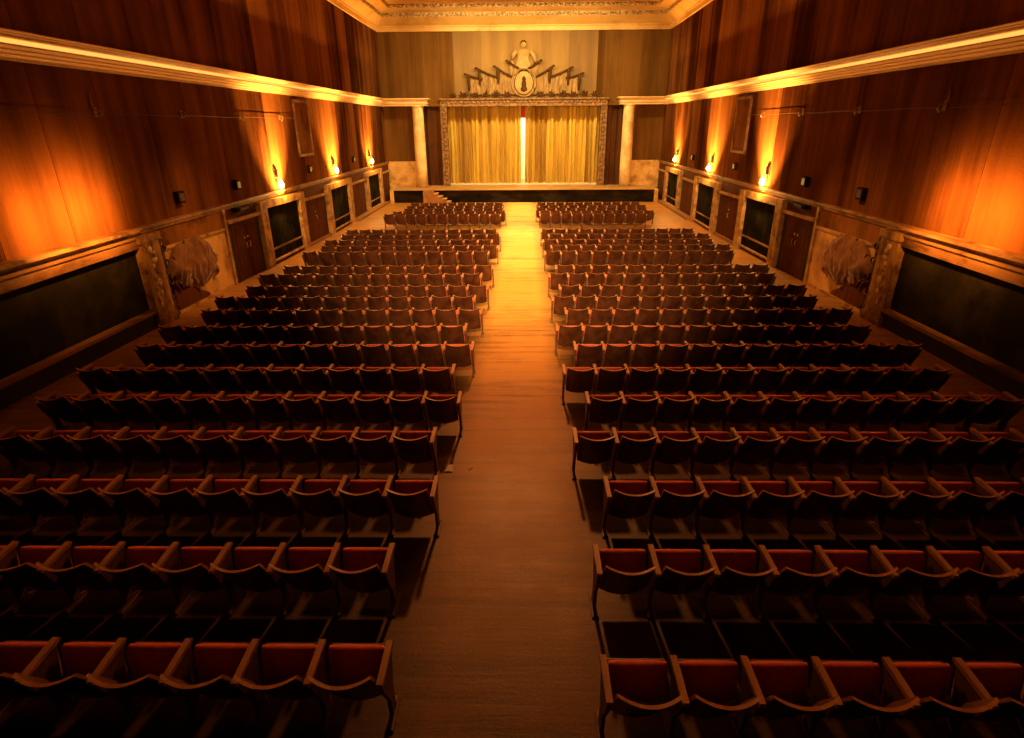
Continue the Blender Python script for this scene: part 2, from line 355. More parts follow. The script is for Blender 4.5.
# ------------------------------------------------------------------ dado zone of both side walls
dn = wn_ = 1
ORD = ['nearest', 'second', 'third', 'farthest']
for s in (-1, 1):
    S = SIDE[s]
    # ledge
    m = MB()
    for a, b, d in ((-3, 13.2, .26), (13.2, 41.25, .13)):
        m.wbox(s, a, b, 0, d, lambda y: ledz(y) - .07, ledz, 'ledge_wood')
        m.wbox(s, a, b, 0, d * .6, lambda y: ledz(y) - .15, lambda y: ledz(y) - .07, 'ledge_wood')
    tag(m.build('trim_%d' % tn), 'worn wooden ledge along the %s wall above the doors' % S, 'ledge', kind='structure'); tn += 1
    # dado backing
    m = MB()
    m.wbox(s, 13.9, 41.25, -.02, .03, lambda y: flz(y), lambda y: ledz(y) - .1, 'dado_wood')
    m.wbox(s, 14.25, 17.4, .03, .05, lambda y: flz(y), lambda y: flz(y) + 1.68, 'dado_light')
    m.wbox(s, 14.25, 17.4, .05, .10, lambda y: flz(y) + 1.66, lambda y: flz(y) + 1.74, 'frame_wood')
    m.wbox(s, 14.25, 17.4, .05, .09, lambda y: flz(y) + .0, lambda y: flz(y) + .07, 'frame_wood')
    m.wbox(s, 14.25, 15.9, .05, .06, lambda y: flz(y) + .08, lambda y: flz(y) + .95 - (y - 14.15) * .45, 'door_wood')
    m.wbox(s, 17.40, 17.52, .03, .12, lambda y: flz(y), lambda y: ledz(y) - .12, 'frame_wood')
    tag(m.build('wall_panelling'), 'brown panelling under the ledge of the %s wall' % S, 'panelling', kind='structure')
    # skirting step at the far end
    m = MB()
    m.wbox(s, 24.1, 27.1, 0, .16, flz, lambda y: flz(y) + .12, 'stair_wood')
    m.wbox(s, 31.3, 39.0, 0, .40, flz, lambda y: flz(y) + .13, 'stair_wood')
    tag(m.build('baseboard_' + S), 'brown skirting step at the foot of the %s wall' % S, 'skirting', kind='structure')
    # pilaster with peeling gilding beside the large panel
    m = MB()
    m.wbox(s, 13.15, 13.85, 0, .22, lambda y: flz(y), lambda y: 1.86, 'gilt_pilaster')
    m.wbox(s, 13.10, 13.90, 0, .26, lambda y: flz(y), lambda y: flz(y) + .22, 'gilt_pilaster')
    m.wbox(s, 13.10, 13.90, 0, .26, lambda y: 1.72, lambda y: 1.90, 'gilt_pilaster')
    rr = random.Random(4)
    for i in range(11):
        zc = flz(13) + .5 + i * .13; yc = 13.42 + rr.uniform(-.08, .12)
        p = W(s, yc, .225, zc)
        m.ball(p, (.02, rr.uniform(.05, .11), rr.uniform(.05, .10)), 'peeled_gilt' if rr.random() < .55 else 'gilt_pilaster', 7, 5)
    tag(m.build('trim_%d' % tn), 'pilaster with peeling gilding beside the large dark panel, %s wall' % S, 'pilaster', kind='structure'); tn += 1
    # carved scrollwork post
    root = empty('trim_%d' % tn, W(s, 13.99, .1, flz(14))); tn += 1
    tag(root, 'dark carved scrollwork post between pilaster and draped bundle, %s wall' % S, 'carved post', kind='structure')
    m = MB(); m.wbox(s, 13.91, 14.06, .03, .12, flz, lambda y: 1.8, 'carved_dark'); m.build('post', root, root.location)
    for j in range(8):
        zc = [1.62, 1.44, 1.26, 1.08, .9, .62, .2, -.08][j]
        m = MB(); q = 1 if j % 2 else -1
        pts = [W(s, 13.985 + q * .03 + .011 * t * math.cos(t * .9) * q, .14 + .008 * t, zc + .011 * t * math.sin(t * .9)) for t in [i * .6 for i in range(16)]]
        m.tube(pts, .022, 'carved_dark', 6)
        m.build('scroll', root, root.location)

    # windows: framed dark boards
    def window(y0, y1, near=False):
        global wn_
        root = empty('window_%d' % wn_, W(s, (y0 + y1) / 2, .05, flz((y0 + y1) / 2)))
        tag(root, '', '', kind='structure')
        if near: root['label'] = 'long dark panel in a heavy frame near the camera, %s wall' % S
        else: root['label'] = 'dark framed panel, %s of three beyond the draped bundle, %s wall' % ({1: 'nearest', 2: 'middle', 3: 'farthest'}[near_i], S)
        root['category'] = 'window'
        at = root.location
        if near:
            m = MB(); m.wbox(s, y0, y1, .02, .04, lambda y: flz(y) + .42, lambda y: 1.62, 'near_board'); m.build('pane', root, at)
            m = MB(); m.wbox(s, y0, y1, 0, .16, lambda y: 1.62, lambda y: 1.86, 'frame_dark'); m.wbox(s, y0, y1, 0, .20, lambda y: 1.84, lambda y: 1.89, 'frame_dark'); m.build('window_frame', root, at)
            m = MB(); m.wbox(s, y0, y1, 0, .24, lambda y: flz(y) + .36, lambda y: flz(y) + .43, 'ledge_wood'); m.build('window_sill', root, at)
            m = MB(); m.wbox(s, y0, y1, 0, .16, flz, lambda y: flz(y) + .36, 'black_base'); m.build('base_board', root, at)
        else:
            w_ = .52
            top = lambda y: flz(y) + 2.22 if flz(y) + 2.22 < ledz(y) - .08 else ledz(y) - .08
            ti = lambda y: top(y) - .24
            m = MB(); m.wbox(s, y0 + w_ * .8, y1 - w_ * .8, .04, .06, flz, ti, 'dark_board'); m.build('pane', root, at)
            m = MB()
            m.wbox(s, y0, y0 + w_, .03, .20, flz, top, 'frame_wood'); m.wbox(s, y1 - w_, y1, .03, .20, flz, top, 'frame_wood')
            m.wbox(s, y0 + w_, y1 - w_, .03, .19, ti, top, 'frame_wood')
            m.build('window_frame', root, at)
            m = MB(); m.wbox(s, y0 + w_, y1 - w_, .05, .10, lambda y: flz(y) + .50, lambda y: flz(y) + .56, 'ledge_wood'); m.build('glazing_bar', root, at)
            m = MB(); m.wbox(s, y0 + w_, y1 - w_, .05, .16, lambda y: flz(y) + .10, lambda y: flz(y) + .16, 'frame_wood'); m.build('window_sill', root, at)
        wn_ += 1
    if 'frame_dark' not in MATS:
        mat('frame_dark', (.17, .075, .025), (.32, .16, .055), .5, (3, .5, 3), bump=.4, bscale=16, c3=(.07, .028, .009), dirt_shade=(1.2, .8, 2.5), coord='World')
    near_i = 0; window(-3, 13.15, True)
    for near_i, (a, b) in enumerate(((19.85, 24.1), (27.15, 31.3), (34.4, 38.5)), 1): window(a, b)

    # doors
    for di, (a, b) in enumerate(((17.55, 19.8), (24.2, 27.05), (31.45, 34.3), (38.75, 41.1))):
        c = (a + b) / 2
        root = empty('door_%d' % dn, W(s, c, .05, flz(c))); dn += 1
        tag(root, 'brown wooden double door, %s along the %s wall' % (ORD[di], S), 'door', kind='structure')
        at = root.location
        tp = lambda y: flz(y) + 1.83
        for u, v in ((a + .28, c - .01), (c + .01, b - .28)):
            m = MB(); m.wbox(s, u, v, .035, .07, lambda y: flz(y) + .01, tp, 'door_wood')
            for z0, z1 in ((.25, .8), (.95, 1.65)):
                m.wbox(s, u + .15, v - .15, .07, .085, lambda y: flz(y) + z0, lambda y: flz(y) + z1, 'door_wood')
            leaf = m.build('door_leaf', root, at)
            if di == 0 or (di == 1 and u < c):
                m = MB(); yy = (c - .12) if u < c else (c + .12)
                m.tube([W(s, yy, .07, flz(c) + .95), W(s, yy, .13, flz(c) + .96), W(s, yy, .13, flz(c) + 1.12), W(s, yy, .07, flz(c) + 1.13)], .014, 'brass', 8)
                m.ball(W(s, yy, .08, flz(c) + 1.28), (.025, .04, .04), 'brass', 8, 6)
                m.build('door_handle', leaf, at)
        m = MB(); m.wbox(s, a, a + .28, .03, .06, flz, tp, 'black_base'); m.wbox(s, b - .28, b, .03, .06, flz, tp, 'black_base'); m.build('door_jamb', root, at)
        m = MB(); m.wbox(s, a - .02, b + .02, .03, .17, tp, lambda y: flz(y) + 1.93, 'frame_wood'); m.build('lintel', root, at)
        m = MB(); m.wbox(s, a, b, .03, .05, lambda y: flz(y) + 1.93, lambda y: ledz(y) - .12, 'door_wood'); m.build('transom_board', root, at)
    # lamp box over the nearest door
    m = MB(); c = 18.55
    m.wbox(s, c - .45, c + .45, .06, .24, ledz(c) - .27, ledz(c) - .155, 'box_dark'); m.wbox(s, c - .3, c + .3, .24, .27, ledz(c) - .25, ledz(c) - .175, 'black_metal')
    at = W(s, c, .05, ledz(c) - .27)
    tag(m.build('light_box', None, at), 'flat black lamp box under the ledge over the nearest door, %s wall' % S, 'lamp box', 'lamp boxes over the nearest doors').location = at

    # draped bundle
    yc, zt, Rr = 15.25, 1.22, 1.02
    root = empty('draped_cloth', W(s, yc, .05, flz(yc)))
    tag(root, 'brown cloth bundle bunched and pleated on a panel of the %s wall' % S, 'draped cloth', 'draped cloth bundles')
    rnd = random.Random(3)
    ph = [rnd.uniform(0, 6.28) for _ in range(6)]
    def shell(u, v):
        q = u * 2 - 1
        w_ = (.50 + .68 * math.sin(min(1, v * 1.35 + .02) * PI * .5) ** .8) * (1 - .22 * max(0, v - .6) / .4)
        hem = .06 * math.sin(u * 9 + ph[0]) + .022 * math.sin(u * 31 + ph[1])
        zz = zt + .26 - (1.30 + hem) * v + .34 * q * q * v * v - .10 * q * q * (1 - v) + .03 * math.sin(u * 21 + ph[5])
        pl = (.008 + .022 * v) * math.sin(u * 44 + 3.5 * math.sin(u * 7 + ph[2]) + 1.5 * math.sin(v * 4)) + .026 * v * math.sin(u * 15 + ph[3] + v * 3) + .010 * math.sin(u * 88 + ph[4] + 2 * v)
        d = .08 + (.30 + .06 * math.sin(u * 6 + ph[2])) * math.sin(min(1, v * .90 + .07) * PI) ** .6 * max(0, 1 - q * q) ** .5 + pl
        k1 = noise.noise(Vector((u * 6, v * 4.5, 3.1))); k2 = noise.noise(Vector((u * 13, v * 9, 7.7))); k3 = noise.noise(Vector((u * 4, v * 3, 11.5)))
        d = d * (1 + .30 * k1) + .045 * k2
        return W(s, yc + q * w_ + .13 * k3 * v + .04 * k2, max(.065, d), zz + .10 * k1 * (1 - abs(q) * .5))
    m = MB(); m.grid(shell, 120, 22, 'cloth_brown'); m.build('cloth', root, root.location)
    for q in (-1, 1):
        for j in range(2):
            m = MB()
            def fold(u, v, q=q, j=j):
                t = u
                yy = yc + q * (.62 + .30 * j + .26 * t + .10 * math.sin(v * PI) * (1 - t))
                return W(s, min(17.2, max(14.2, yy)), .10 + .15 * math.sin(v * PI) * (1 - .5 * t) + .03 * math.sin(t * 9), zt - .30 - .42 * j + .30 * t - .30 * v * (1 - .6 * t))
            m.grid(fold, 10, 8, 'cloth_brown'); m.build('loose_fold', root, root.location)

    # sconces
    for i, y in enumerate((22.0, 29.0, 36.2)):
        zb = 2.50
        root = empty('wall_sconce', W(s, y, 0, zb - .4))
        tag(root, 'lit wall sconce above the %s framed panel of the %s wall' % (('nearest', 'middle', 'farthest')[i], S), 'wall lamp', 'wall sconces of the hall')
        at = root.location
        m = MB(); m.wbox(s, y - .13, y + .13, 0, .03, zb - .10, zb + .32, 'black_metal'); m.wbox(s, y - .09, y + .09, .03, .13, zb - .02, zb + .24, 'black_metal'); m.build('back_plate', root, at)
        m = MB()
        m.tube([W(s, y, .10, zb), W(s, y, .17, zb - .05), W(s, y, .17, zb - .17)], .022, 'brass', 8); m.build('arm', root, at)
        m = MB(); m.ball(W(s, y, .17, zb - .30), (.085, .085, .13), 'bulb_glow', 14, 10); m.build('bulb', root, at)
    # small dark boxes
    for i, y in enumerate((15.4, 18.72, 25.5, 32.5)):
        z = 2.50
        at = W(s, y, 0, z)
        root = empty('wall_speaker', at)
        tag(root, 'small dark wall box, %s from the camera on the %s wall' % (ORD[i], S), 'wall box', 'small dark boxes on the walls')
        m = MB(); m.wbox(s, y - .15, y + .15, .02, .14, z - .14, z + .15, 'box_dark'); m.wbox(s, y - .05, y + .05, 0, .02, z - .1, z + .1, 'black_metal'); m.build('case', root, at)
        m = MB(); m.wbox(s, y - .10, y + .10, .14, .15, z - .09, z + .10, 'black_metal'); m.build('grille', root, at)
    # hooks high on the wall with a wire between them
    HZ = 4.46
    for i, y in enumerate((13.1, 16.45, 19.9, 23.2)):
        at = W(s, y, 0, HZ)
        root = empty('wall_hook', at)
        tag(root, 'small wall hook under the cornice, %s from the camera on the %s wall' % (ORD[i], S), 'hook', 'hooks high on the walls')
        m = MB(); m.wbox(s, y - .05, y + .05, 0, .02, HZ - .08, HZ + .10, 'ledge_wood')
        m.tube([W(s, y, .02, HZ + .05), W(s, y, .12, HZ + .04), W(s, y, .15, HZ - .04), W(s, y, .10, HZ - .10), W(s, y + .02, .07, HZ - .05)], .02, 'arm_wood', 7); m.build('bracket', root, at)
        if i == 0:
            m = MB(); m.grid(lambda u, v: W(s, y + (-.14 + .16 * u) * (1 - v) ** 1.4 - .05 * v - .02 * math.sin(v * 7), .012 + .05 * math.sin(PI * u) * (1 - v) ** 2, HZ + .04 + .5 * v + .03 * math.sin(u * 8)), 8, 8, 'dado_wood'); m.build('torn_cloth', root, at)
    m = MB()
    pts = []
    for i in range(26):
        y = i; pts.append(W(s, y, .06, HZ - .02 + .012 * math.sin(i * 1.9)))
    m.tube(pts, .007, 'black_metal', 5)
    at = W(s, 0, 0, HZ)
    tag(m.build('wall_wire', None, at), 'thin dark wire strung between the hooks of the %s wall' % S, 'wire', 'wires along the walls').location = at
    # hatch
    at = W(s, 25.55, 0, 3.1)
    root = empty('wall_hatch', at)
    tag(root, 'tall brown hatch panel below the cornice of the %s wall' % S, 'hatch', 'hatches in the walls')
    m = MB(); m.wbox(s, 24.75, 26.35, 0, .04, 3.1, 5.05, 'hatch_wood' if 'hatch_wood' in MATS else 'dado_wood'); m.build('panel', root, at)
    m = MB()
    for a, b, c_, d_ in ((24.7, 24.8, 3.05, 5.1), (26.3, 26.4, 3.05, 5.1), (24.7, 26.4, 3.02, 3.12), (24.7, 26.4, 5.03, 5.13)): m.wbox(s, a, b, 0, .07, c_, d_, 'ledge_wood')
    m.build('border', root, at)

# ------------------------------------------------------------------ stage: columns, frame, curtains, stairs
for s, cx in ((-1, -6.72), (1, 6.86)):
    root = empty('column', (cx, YB - .45, ZS))
    tag(root, 'round cream column %s of the stage curtain' % SIDE[s], 'column', 'columns beside the stage')
    at = root.location; cy = YB - .45
    m = MB(); m.lathe(cx, cy, [(.365, ZS + .12), (.375, 1.6), (.365, 3.2), (.34, 5.12), (.34, 5.18)], 'column_paint', 32); m.build('shaft', root, at)
    m = MB(); m.lathe(cx, cy, [(.46, ZS), (.46, ZS + .07), (.40, ZS + .09), (.37, ZS + .14), (.34, ZS + .15)], 'stair_wood', 32); m.build('plinth', root, at)
    m = MB(); m.lathe(cx, cy, [(.31, 5.14), (.36, 5.18), (.36, 5.22), (.40, 5.25), (.40, 5.28)], 'column_paint', 32); m.build('capital', root, at)
    # entablature from the side wall to just past the column
    m = MB(); xa = wx(s, YB); xe = cx - s * .60
    segs = [(.34, 5.28, 5.40), (.40, 5.40, 5.46), (.37, 5.46, 5.60), (.46, 5.60, 5.66), (.52, 5.66, 5.72)]
    for d, z0, z1 in segs:
        e = xe - s * (d - .34)
        m.box(min(xa, e), max(xa, e), YB - .45 - d, YB - .01, z0, z1, 'cornice_paint')
    tag(m.build('trim_%d' % tn), 'cream entablature over the %s column' % SIDE[s], 'entablature', kind='structure'); tn += 1

root = empty('proscenium_frame', (.1, YB - .1, ZS))
tag(root, 'ornate gilded frame around the yellow stage curtain', 'stage frame')
at = root.location
FX0, FX1, FT = -5.30, 5.50, 5.72
for xa, xb, sgn in ((FX0, FX0 + .42, -1), (FX1 - .42, FX1, 1)):
    m = MB()
    m.box(xa, xb, YB - .16, YB + .1, ZS, FT - .45, 'proscenium_gilt')
    m.box(xa, xa + .10, YB - .24, YB + .1, ZS, FT - .45, 'proscenium_gilt'); m.box(xb - .10, xb, YB - .24, YB + .1, ZS, FT - .45, 'proscenium_gilt')
    z = ZS + .2
    while z < FT - .6:
        m.ball(((xa + xb) / 2, YB - .17, z), (.10, .05, .09), 'proscenium_gilt', 8, 6); z += .27
    m.build('side_post', root, at)
m = MB()
m.box(FX0, FX1, YB - .16, YB + .1, FT - .46, FT, 'proscenium_gilt')
m.box(FX0 - .06, FX1 + .06, YB - .28, YB + .1, FT - .09, FT, 'proscenium_gilt'); m.box(FX0, FX1, YB - .24, YB + .1, FT - .48, FT - .40, 'proscenium_gilt')
x = FX0 + .2
while x < FX1 - .1:
    m.ball((x, YB - .17, FT - .24), (.11, .05, .08), 'proscenium_gilt', 8, 6); x += .28
m.build('top_beam', root, at)

YCU = YB + .75
def curtain(x0, x1, y, z0, z1, npl, amp, m_, seed, nx=240, flare=0):
    rr = random.Random(seed); p = [rr.uniform(0, 6.28) for _ in range(5)]
    def fn(u, v):
        uu = u + .006 * math.sin(v * 4 + u * 30 + p[3])
        yy = amp * math.sin(uu * npl * 2 * PI + 1.1 * math.sin(u * 9 + p[0])) * (.75 + .25 * (1 - v)) + amp * .6 * math.sin(uu * npl * .43 * 2 * PI + p[1]) + amp * .25 * math.sin(uu * npl * 2.3 * 2 * PI + p[2])
        return (x0 + (x1 - x0) * u, y + yy, z0 + (z1 - z0) * v)
    return MB().grid(fn, nx, 14, m_)
SLX = .07
for nm, xa, xb, sd in (('left', -5.35, SLX - .14, 5), ('right', SLX + .14, 5.55, 9)):
    root = empty('stage_curtain', ((xa + xb) / 2, YCU, ZS))
    tag(root, 'yellow pleated stage curtain, %s half' % nm, 'curtain', 'halves of the yellow stage curtain')
    curtain(xa, xb, YCU, ZS + .11, 5.5, 17, .15, 'curtain_gold', sd).build('fabric', root, root.location)
    m = MB(); m.box(xa, xb, YCU - .03, YCU + .03, 5.5, 5.56, 'black_metal'); m.build('curtain_rail', root, root.location)
for nm, xa, xb, sd in (('left', -6.95, -5.2, 2), ('right', 5.4, 7.1, 3)):
    m = curtain(xa, xb, YB + .30, ZS + .01, 5.36, 4, .06, 'drape_brown', sd, 60)
    at = ((xa + xb) / 2, YB + .30, ZS)
    tag(m.build('side_drape', None, at), 'narrow dark brown drape between the %s column and the gilded frame' % nm, 'drape', 'dark side drapes').location = at
at = (SLX, YCU + .5, 4.55)
m = MB(); m.grid(lambda u, v: (SLX - .5 + 1.0 * u, YCU + .5 + .03 * math.sin(u * 20), 4.55 + 1.1 * v), 20, 4, 'valance_red')
tag(m.build('red_valance', None, at), 'small red cloth showing at the top of the curtain gap', 'valance').location = at

# stairs up to the stage
root = empty('stage_stairs', (-4.85, YS - .4, flz(39)))
tag(root, 'small brown wooden steps up to the stage at its left', 'stairs')
at = root.location; f0 = flz(39); H = ZS - f0
m = MB(); m.box(-6.30, -5.68, YS - .85, YS - .04, f0, f0 + H * .96, 'stair_wood'); m.build('landing', root, at)
for i in range(4):
    m = MB(); x0 = -5.68 + i * .27; zt_ = f0 + H * (.78 - i * .2)
    m.box(x0, x0 + .26, YS - .85, YS - .04, f0, zt_ - .03, 'stair_wood'); m.box(x0, x0 + .30, YS - .88, YS - .04, zt_ - .03, zt_, 'dado_light'); m.build('step', root, at)

# ------------------------------------------------------------------ emblem above the frame
def EX(px): return (px - 522) * .0632
def EZ(py): return CAMZ + 1.43 + (100.5 - py) * .0563
YE = YB - .12
root = empty('stage_emblem', (.12, YE, FT))
tag(root, 'relief emblem of medallion, banners and laurel above the stage frame', 'emblem')
at = root.location
cx, cz = .12, EZ(83.4)
m = MB()
n = 40
m.grid(lambda u, v: (cx + .74 * v * math.cos(2 * PI * u), YE - .10 - .05 * (1 - v * v), cz + .78 * v * math.sin(2 * PI * u)), n, 6, 'relief_pale')
md = m.build('medallion', root, at)
m = MB(); m.tube([(cx + .76 * math.cos(2 * PI * k / n), YE - .13, cz + .80 * math.sin(2 * PI * k / n)) for k in range(n + 1)], .065, 'flag_pale', 8, False)
m.tube([(cx + .60 * math.cos(2 * PI * k / n), YE - .15, cz + .69 * math.sin(2 * PI * k / n)) for k in range(n + 1)], .025, 'flag_dark', 6, False)
m.build('rim', md, at)
m = MB()                                       # dark head-and-shoulders silhouette inside the medallion
m.ball((cx, YE - .17, cz + .20), (.12, .05, .17), 'flag_dark'); m.ball((cx, YE - .15, cz - .10), (.16, .05, .26), 'flag_dark'); m.ball((cx, YE - .14, cz - .36), (.22, .05, .16), 'flag_dark')
m.build('silhouette', md, at)
# banners: pole, tassel, draped cloth
tips = [(465, 74.5, 482, 79.5), (476, 68.5, 499, 79), (494.5, 67, 513, 78.5), (507, 61.5, 522.5, 71)]
for q in (-1, 1):
    for i, (ax, ay, bx_, by) in enumerate(tips):
        f = lambda px: .12 + q * (EX(px) - .12) * -1 if q > 0 else EX(px)
        A = (f(ax), YE - .16 - .02 * i, EZ(ay)); B = (f(bx_), YE - .10, EZ(by))
        root2 = MB()
        mid = ((A[0] + B[0]) / 2, YE - .16, (A[2] + B[2]) / 2 - .03)
        root2.tube([A, mid, B], [.055, .07, .08], 'flag_dark', 8)
        root2.ball(A, (.11, .06, .07), 'flag_dark', 8, 6)
        pole = root2.build('banner_pole', root, at)
        if i < 3:
            m = MB(); dx = -q * -1 * .12
            x0 = A[0] + (.22 if q < 0 else -.22) * 1.0
            m.tube([(x0, YE - .17, A[2] - .05), (x0 + .02 * q, YE - .18, A[2] - .35), (x0 - .02 * q, YE - .17, A[2] - .65), (x0, YE - .17, A[2] - .95)], [.07, .10, .08, .05], 'flag_dark', 8)
            m.build('tassel', pole, at)
        m = MB()
        zbot = EZ(95) if i < 3 else EZ(76)
        def flag(u, v, A=A, B=B, zb=zbot):
            x = A[0] + (B[0] - A[0]) * (.18 + .82 * u); zt = A[2] + (B[2] - A[2]) * (.18 + .82 * u) - .04
            xx = x + (cx - x) * .25 * v * u
            sag = .12 * math.sin(PI * u) * v
            return (xx, YE - .09 + .035 * math.sin(u * 22 + v * 3), zt + (zb - zt) * v - sag * .3)
        m.grid(flag, 28, 8, 'flag_pale')
        m.build('banner_cloth', pole, at)
# laurel along the top of the frame
rr = random.Random(12)
for q in (-1, 1):
    m = MB()
    for i in range(6):
        pts = []
        xa = .12 + q * (.7 + i * .70); 
        m.tube([(xa, YE - .14, FT + .04), (xa + q * .35, YE - .15, FT + .10 + .03 * (i % 2)), (xa + q * .72, YE - .14, FT + .05)], .035, 'flag_pale', 6)
        for j in range(5):
            ang = R(25 + j * 32 + rr.uniform(-8, 8)); L_ = rr.uniform(.28, .46) * (1 if i < 5 else .8)
            bx0 = xa + q * .35; bz = FT + .06
            dx, dz = math.cos(ang) * L_, math.sin(ang) * L_
            def leaf(u, v, bx0=bx0, bz=bz, dx=dx, dz=dz):
                w_ = .075 * math.sin(PI * min(1, u * .96 + .04)) * (v - .5) * 2
                ln = math.hypot(dx, dz)
                return (bx0 + dx * u - dz / ln * w_, YE - .18 - .04 * math.sin(PI * u) - .02 * abs(v - .5), bz + dz * u + dx / ln * w_)
            m.grid(leaf, 6, 2, 'laurel_dark')
    m.build('laurel_branch', root, at)
# pale standing figure on top
m = MB()
fx = .09
def body(u, v):
    th = PI + PI * u
    prof_ = [(0, .55), (.2, .48), (.45, .36), (.62, .34), (.78, .50), (.88, .44), (.94, .16), (1, .12)]
    for (a, ra), (b, rb) in zip(prof_, prof_[1:]):
        if a <= v <= b + 1e-6:
            r = ra + (rb - ra) * (v - a) / (b - a); break
    zz = EZ(69) + (EZ(49) - EZ(69)) * v
    return (fx - r * math.cos(th) * 1.0, YE + .05 + .22 * r * math.sin(th) * 1.6 - .05 + .03 * math.sin(u * 26) * (1 - v), zz)
m.grid(body, 26, 20, 'relief_pale')
for q in (-1, 1):
    m.tube([(fx + q * .42, YE - .12, EZ(51.5)), (fx + q * .66, YE - .12, EZ(56.5)), (fx + q * .78, YE - .14, EZ(62)), (fx + q * .62, YE - .12, EZ(66.5))], [.13, .13, .11, .09], 'relief_pale', 10)
hz = EZ(45.5)
m.ball((fx, YE - .12, hz), (.17, .12, .21), 'relief_pale', 16, 12); m.ball((fx, YE - .24, hz - .02), (.03, .035, .05), 'relief_pale', 8, 6)
fg = m.build('relief_figure', root, at)
m = MB(); m.ball((fx, YE - .10, hz + .09), (.18, .12, .15), 'flag_dark', 14, 8); m.build('hair', fg, at)

# ------------------------------------------------------------------ theatre seats
SW = .519
def backrest():
    m = MB(); nu, nv = 10, 6
    def pt(u, v, off):
        a = 1 - u * u
        x = u * .218; y = .07 - .33 * v - .055 * a - .01 * v * a + off
        z = .185 + .545 * v - .028 * a
        return (x, y, z)
    TH = .030
    F = [[pt(-1 + 2 * i / nu, j / nv, 0) for i in range(nu + 1)] for j in range(nv + 1)]
    B = [[pt(-1 + 2 * i / nu, j / nv, TH) for i in range(nu + 1)] for j in range(nv + 1)]
    for G, flip in ((F, False), (B, True)):
        vs = [p for row in G for p in row]
        fs = [(j * (nu + 1) + i, j * (nu + 1) + i + 1, (j + 1) * (nu + 1) + i + 1, (j + 1) * (nu + 1) + i) for j in range(nv) for i in range(nu)]
        if flip: fs = [f[::-1] for f in fs]
        m.add(vs, fs, 'seat_ply', True)
    for i in range(nu):
        m.add([F[nv][i], F[nv][i + 1], B[nv][i + 1], B[nv][i]], [(0, 1, 2, 3)], 'seat_edge')
        m.add([F[0][i], F[0][i + 1], B[0][i + 1], B[0][i]], [(3, 2, 1, 0)], 'seat_edge')
    for j in range(nv):
        m.add([F[j][0], F[j + 1][0], B[j + 1][0], B[j][0]], [(0, 1, 2, 3)], 'seat_edge')
        m.add([F[j][nu], F[j + 1][nu], B[j + 1][nu], B[j][nu]], [(3, 2, 1, 0)], 'seat_edge')
    return m
TILT = R(-8)
def padpt(x, t, h):                            # t across the pad's thickness, h along its folded-up length
    c, s_ = math.cos(TILT), math.sin(TILT)
    return (x, .125 + t * c - h * s_, .245 + t * s_ + h * c)
def pad():
    m = MB(); nu, nv = 8, 14
    def fn(u, v):
        x = (u * 2 - 1) * .215
        e = 1 - abs(u * 2 - 1) ** 6 * .35
        an = 2 * PI * v
        co, si = math.cos(an), math.sin(an)
        t = -.01 + .055 * math.copysign(abs(co) ** .7, co) * e; h = .155 + .170 * math.copysign(abs(si) ** .55, si) * (.94 + .06 * e)
        return padpt(x, t, h)
    m.grid(fn, nu, nv, 'seat_red')
    vs0 = [fn(0, j / nv) for j in range(nv)]; vs1 = [fn(1, j / nv) for j in range(nv)]
    m.add(vs0, [tuple(range(nv))], 'seat_red'); m.add(vs1, [tuple(range(nv - 1, -1, -1))], 'seat_red')
    return m
def board():
    m = MB(); x = .218
    P = [padpt(a, t, h) for h in (.0, .29) for a, t in ((-x, .045), (x, .045), (x, .062), (-x, .062))]
    return m.hexa(P, 'seat_ply')
def arm(x):
    m = MB(); w_ = .024
    poly = [(-.225, .600), (-.21, .578), (.14, .590), (.172, .602), (.178, .616), (.165, .630), (.0, .626), (-.21, .614)]
    m.prism(poly, x - w_, x + w_, 'arm_wood')
    return m
def leg(x):
    m = MB(); w_ = .016
    poly = [(-.20, .580), (-.15, .44), (-.04, .24), (-.02, .06), (-.12, .03), (-.12, 0), (.16, 0), (.16, .03), (.075, .06), (.06, .24), (.10, .44), (.14, .590)]
    m.prism(poly, x - w_, x + w_, 'seat_metal')
    m.prism([(-.13, .0), (-.13, .022), (.17, .022), (.17, 0)], x - .032, x + .032, 'seat_metal')
    return m
def seat_parts(side, end):
    """side: -1 aisle to the right of the seat (left block), +1 aisle on its left. Each seat owns the arm and leg on its aisle side; the wall end owns two."""
    xs = [(-side) * SW / 2]
    if end: xs.append(side * SW / 2)
    return xs
ORDN = ['first', 'second', 'third', 'fourth', 'fifth', 'sixth', 'seventh', 'eighth', 'ninth', 'tenth', 'eleventh', 'twelfth', 'thirteenth', 'fourteenth']
RME = dict(backrest=backrest().mesh('backrest'), seat=pad().mesh('seat'), seat_board=board().mesh('seat_board'))
AL = {x: (arm(x).mesh('armrest'), leg(x).mesh('leg')) for x in (-SW / 2, SW / 2)}
def proto(side, end):
    root = bpy.data.objects.new('theatre_seat', None); root.empty_display_size = .1
    kids = [('backrest', RME['backrest'], []), ('seat', RME['seat'], [('seat_board', RME['seat_board'])])]
    for x in seat_parts(side, end): kids += [('armrest', AL[x][0], []), ('leg', AL[x][1], [])]
    parts = []
    for nm, me, sub in kids:
        o = bpy.data.objects.new(nm, me); subs = [bpy.data.objects.new(a, b) for a, b in sub]
        parts.append((o, subs))
    return root, parts
PROTO = {(s, e): proto(s, e) for s in (-1, 1) for e in (False, True)}
def place(side, end, loc, label, group):
    root, parts = PROTO[(side, end)]
    r = root.copy(); COL.objects.link(r); r.location = loc
    tag(r, label, 'theatre seat', group)
    for o, subs in parts:
        c = o.copy(); COL.objects.link(c); c.parent = r
        for g in subs:
            d = g.copy(); COL.objects.link(d); d.parent = c
    return r

